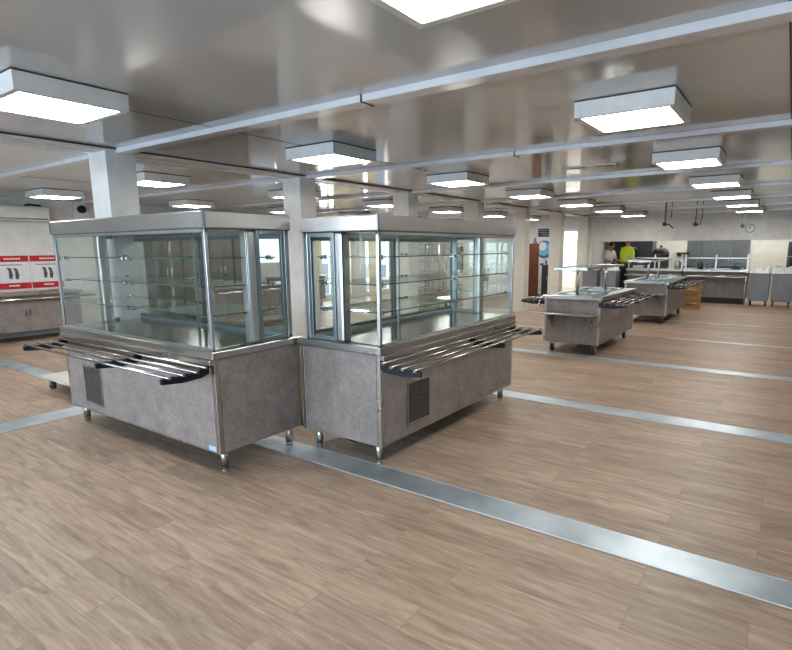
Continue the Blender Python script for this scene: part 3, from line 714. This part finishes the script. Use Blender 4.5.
part('finial', 'ink', t, lambda bm: (box(bm, .0, .05, -.08, .04, 1.72, 1.8), tube(bm, (.02,-.02,1.8), (.02,-.02,1.9), .03)))
t = thing('wall_clock', 'small round clock with a pale green rim on the white bulkhead', 'clock', (XF-.03, 1.02, 2.08))
part('rim', 'green', t, lambda bm: disc(bm, 0, 0, .125, 0, .03)); part('face', 'paper', t, lambda bm: disc(bm, 0, 0, .095, -.004, 0))
part('hands', 'black', t, lambda bm: (box(bm, -.007, -.004, -.006, .006, 0, .07), box(bm, -.007, -.004, 0, .05, -.005, .005)))
for i, (y, x, z, lb) in enumerate(((2.70,15.0,2.18,'left one of the hanging socket drops, with a dangling plug'), (2.06,15.4,2.17,'hanging socket drop midway along the white bulkhead'), (1.13,16.8,2.14,'hanging socket drop beside the wall clock'))):
    t = thing('cable_drop', lb, 'cable drop', (x, y, CEIL), 0, 'socket drops hanging before the bulkhead')
    L = CEIL-z
    part('conduit', 'cable', t, lambda bm: (tube(bm, (0,0,-L), (0,0,0), .013), tube(bm, (0,-.14,-L*.7), (0,-.14,0), .009)) if i < 2 else tube(bm, (0,0,-L), (0,0,0), .013))
    part('socket', 'black', t, lambda bm: (disc(bm, 0, -L-.03, .05, -.05, .05), ))
    if i == 0: part('plug', 'black', t, lambda bm: path(bm, [(0,-.04,-L-.03), (0,-.1,-L-.04), (0,-.14,-L-.08), (0,-.2,-L-.13)], .014))
    if i == 1: part('loop', 'black', t, lambda bm: path(bm, [(0,-.04,-L-.05), (0,-.10,-L-.03), (0,-.14,-L*.7)], .008))

# ------------------------------------------------------------------ left wall things
t = thing('air_conditioner', 'white wall-mounted air conditioner high on the left wall', 'air conditioner', (3.75, YL-.2, 2.14))
part('body', 'white', t, lambda bm: box(bm, 0, .86, 0, .2, 0, .27), .03)
part('air_outlet', 'ink', t, lambda bm: box(bm, .05, .81, -.003, .01, .03, .05))
part('pipe', 'black', t, lambda bm: path(bm, [(.5,.15,.27),(.55,.15,.31),(.75,.15,.30),(.8,.17,.26)], .015))
t = thing('alarm_sounder', 'round black alarm sounder on a white plate beside the first pillar', 'alarm', (5.24, YL-.03, 2.33))
part('plate', 'white', t, lambda bm: box(bm, -.14, .14, 0, .03, -.12, .2), .004)
part('sounder', 'black', t, lambda bm: (tube(bm, (.0,-.06,.08), (0,.0,.08), .075, 24)))
for (x0, x1, lb) in ((3.66, 4.22, 'left one of the two red and white posters above the wall counter'), (4.24, 4.78, 'red and white poster with a dark drawing, right one of the pair')):
    t = thing('poster', lb, 'poster', (x0, YL-.01, .9), 0, 'red and white posters on the left wall')
    w = x1-x0
    part('sheet', 'paper', t, lambda bm: box(bm, 0, w, 0, .008, 0, .61))
    part('red_band', 'red', t, lambda bm: (box(bm, 0, w, -.002, 0, .5, .61), box(bm, 0, w, -.002, 0, 0, .11)))
    part('lettering', 'paper', t, lambda bm: [box(bm, a, a+.035, -.004, -.002, .54, .57) for a in [w*.3+k*.045 for k in range(int(w*.5/.045))]] + [box(bm, a, a+.03, -.004, -.002, .045, .075) for a in [w*.35+k*.036 for k in range(5)]])
    part('caption', 'inklt', t, lambda bm: box(bm, w*.15, w*.8, -.002, 0, .43, .455))
    part('drawing', 'ink', t, lambda bm: [prism(bm, [(w*.42+dx,.2+dz),(w*.5+dx,.18+dz),(w*.54+dx,.26+dz),(w*.5+dx,.38+dz),(w*.38+dx,.4+dz),(w*.43+dx,.33+dz)], 'y', -.003, 0) for dx, dz in ((-.02,0),(.08,-.01))])
def wall_counter(loc, Lx, label, rz=0, H=.86):
    t = thing('wall_counter', label, 'counter', loc, rz, 'counters along the window wall')
    part('cabinet_body', 'lam', t, lambda bm: box(bm, 0, Lx, 0, .6, .18, H-.04), .004)
    part('worktop', 'steel', t, lambda bm: box(bm, -.02, Lx+.02, -.1, .64, H-.04, H), .005)
    part('tray_rail', 'chrome', t, lambda bm: [tube(bm, (0, -.14-.08*k, H-.09), (Lx+.15, -.14-.08*k, H-.09), .012) for k in range(3)])
    part('drawing_mark', 'ink', t, lambda bm: (box(bm, Lx*.62, Lx*.62+.03, -.003, 0, .45, .55), box(bm, Lx*.62+.06, Lx*.62+.09, -.003, 0, .47, .57)))
    for x in (.08, Lx-.08):
        for y in (.08, .52): part('leg', 'steel', t, lambda bm: tube(bm, (x,y,0), (x,y,.18), .02))
    return t
wall_counter((2.3, 11.1, 0), 2.45, 'stone-fronted counter under the red and white posters')
wall_counter((6.3, 9.1, 0), 2.6, 'brown-fronted counter seen through the left display counter')
wall_counter((9.6, 10.9, 0), 1.6, 'stone-fronted counter under the small window')

for k in range(4):
    t = tall((6.95+k*.68, 11.15, 0), .66, 1.95, 'tall grey steel cabinet behind the left display counter, %s from the posters' % ORD[k], 'graysteel', .6)
    t.rotation_euler = (0, 0, PI/2)
# stainless work tables and racks behind the right counter
def work_table(loc, rz, label):
    t = thing('work_table', label, 'table', loc, rz, 'stainless work tables beyond the pillars')
    part('top', 'steel', t, lambda bm: box(bm, 0, 1.5, 0, .7, .86, .9), .004)
    part('undershelf', 'steel', t, lambda bm: box(bm, .03, 1.47, .03, .67, .3, .32))
    part('apron', 'steel', t, lambda bm: (box(bm, .03, 1.47, .02, .035, .5, .86)))
    for x in (.05, 1.45):
        for y in (.05, .65):
            l = part('leg', 'steel', t, lambda bm: tube(bm, (x,y,.1), (x,y,.86), .02))
            part('caster', 'rubber', l, lambda bm: tube(bm, (x,y-.015,.05), (x,y+.015,.05), .05, 14))
    part('backboard', 'board', t, lambda bm: box(bm, .02, 1.48, .66, .68, .9, 1.62)); part('lamp_mast', 'black', t, lambda bm: (tube(bm, (.8,.6,.9), (.8,.6,1.6), .04), tube(bm, (.6,.55,1.6), (1.05,.55,1.6), .03), sph(bm, (.55,.55,1.58), .07), sph(bm, (1.1,.55,1.58), .07)))
    return t
work_table((14.7, 8.2, 0), 0, 'stainless work table with black lamp mast seen through the right display counter')
def rack(loc, rz, label):
    t = thing('rack_trolley', label, 'trolley', loc, rz, 'tall rack trolleys beyond the pillars')
    part('frame', 'steel', t, lambda bm: [tube(bm, (x,y,.1), (x,y,1.7), .016) for x in (0,.55) for y in (0,.6)] + [box(bm, -.01,.56,-.01,.61,1.69,1.71)])
    for k in range(5): part('shelf', 'steel', t, lambda bm: box(bm, 0,.55,0,.6,.25+k*.33,.265+k*.33))
    for x in (0,.55):
        for y in (0,.6): part('caster', 'rubber', t, lambda bm: tube(bm, (x,y-.015,.05), (x,y+.015,.05), .05, 12))
rack((11.6, 7.3, 0), .2, 'tall stainless rack trolley right of the third pillar')
rack((12.6, 7.1, 0), 0, 'tall stainless rack trolley left of the fourth pillar')
rack((13.3, 8.6, 0), -.1, 'tall stainless rack trolley behind the fourth pillar')
# stack of boxes on small table
tall((17.1, 6.24, 0), .5, 1.02, 'dark low cupboard right of the wooden screen between the pillars', 'oven')
# corridor beyond the doorway is lit
# ------------------------------------------------------------------ lights, world, camera
def area(name, loc, rot, sx, sy, e, c):
    l = bpy.data.lights.new(name, 'AREA'); l.shape = 'RECTANGLE'; l.size = sx; l.size_y = sy; l.energy = e; l.color = c
    o = bpy.data.objects.new(name, l); o.location = loc; o.rotation_euler = rot; COL.objects.link(o); return o
area('daylight_rear', (XB-.6, 3.0, 1.8), (0, -PI/2, 0), 1.6, 10, 560, (.72,.84,1))
area('daylight_left', (13.3, YL+.8, 1.3), (-PI/2, 0, 0), 4.5, 2.2, 200, (.95,.97,1))
area('kitchen_light', (19.6, 2.0, 2.5), (0, 0, 0), 2.2, 5, 90, (1,.96,.9))
area('corridor_light', (19.6, 7.0, 2.5), (0, 0, 0), 2, 2.4, 120, (.92,.96,1))
w = bpy.data.worlds.new('world'); scene.world = w; w.use_nodes = True
nt = w.node_tree; bg = nt.nodes['Background']
tc = nt.nodes.new('ShaderNodeTexCoord'); sp = nt.nodes.new('ShaderNodeSeparateXYZ'); nt.links.new(tc.outputs['Generated'], sp.inputs[0])
r = ramp(nt, sp.outputs[2], [(0.0, (.75,.80,.82)), (.15, (.80,.88,1.0)), (1.0, (.35,.5,.85))]); nt.links.new(r.outputs[0], bg.inputs[0]); bg.inputs[1].default_value = 1.6

f_px, pit, roll, yaw = 535.14, .1756, -.0070, .6106
fw = Vector((math.cos(yaw)*math.cos(pit), math.sin(yaw)*math.cos(pit), -math.sin(pit)))
r_ = Vector((math.sin(yaw), -math.cos(yaw), 0)); u_ = r_.cross(fw)
r2 = r_*math.cos(roll)+u_*math.sin(roll); u2 = -r_*math.sin(roll)+u_*math.cos(roll)
cam = bpy.data.cameras.new('camera'); co = bpy.data.objects.new('camera', cam); COL.objects.link(co)
mt = Matrix((r2, u2, -fw)).transposed().to_4x4(); mt.translation = (0, 0, 1.6); co.matrix_world = mt
cam.sensor_fit = 'HORIZONTAL'; cam.sensor_width = 36; cam.lens = f_px/792*36
cam.shift_x = -(413-396)/792; cam.shift_y = (343-325)/792; cam.clip_start = .05; cam.clip_end = 200
scene.camera = co
scene.view_settings.view_transform = 'Standard'
scene.view_settings.exposure = 0.12
try: scene.view_settings.look = 'Medium High Contrast'
except Exception: pass
scene.cycles.max_bounces = 10; scene.cycles.transparent_max_bounces = 40; scene.cycles.diffuse_bounces = 4; scene.cycles.glossy_bounces = 5
scene.cycles.sample_clamp_indirect = 6; scene.cycles.caustics_reflective = False; scene.cycles.caustics_refractive = False
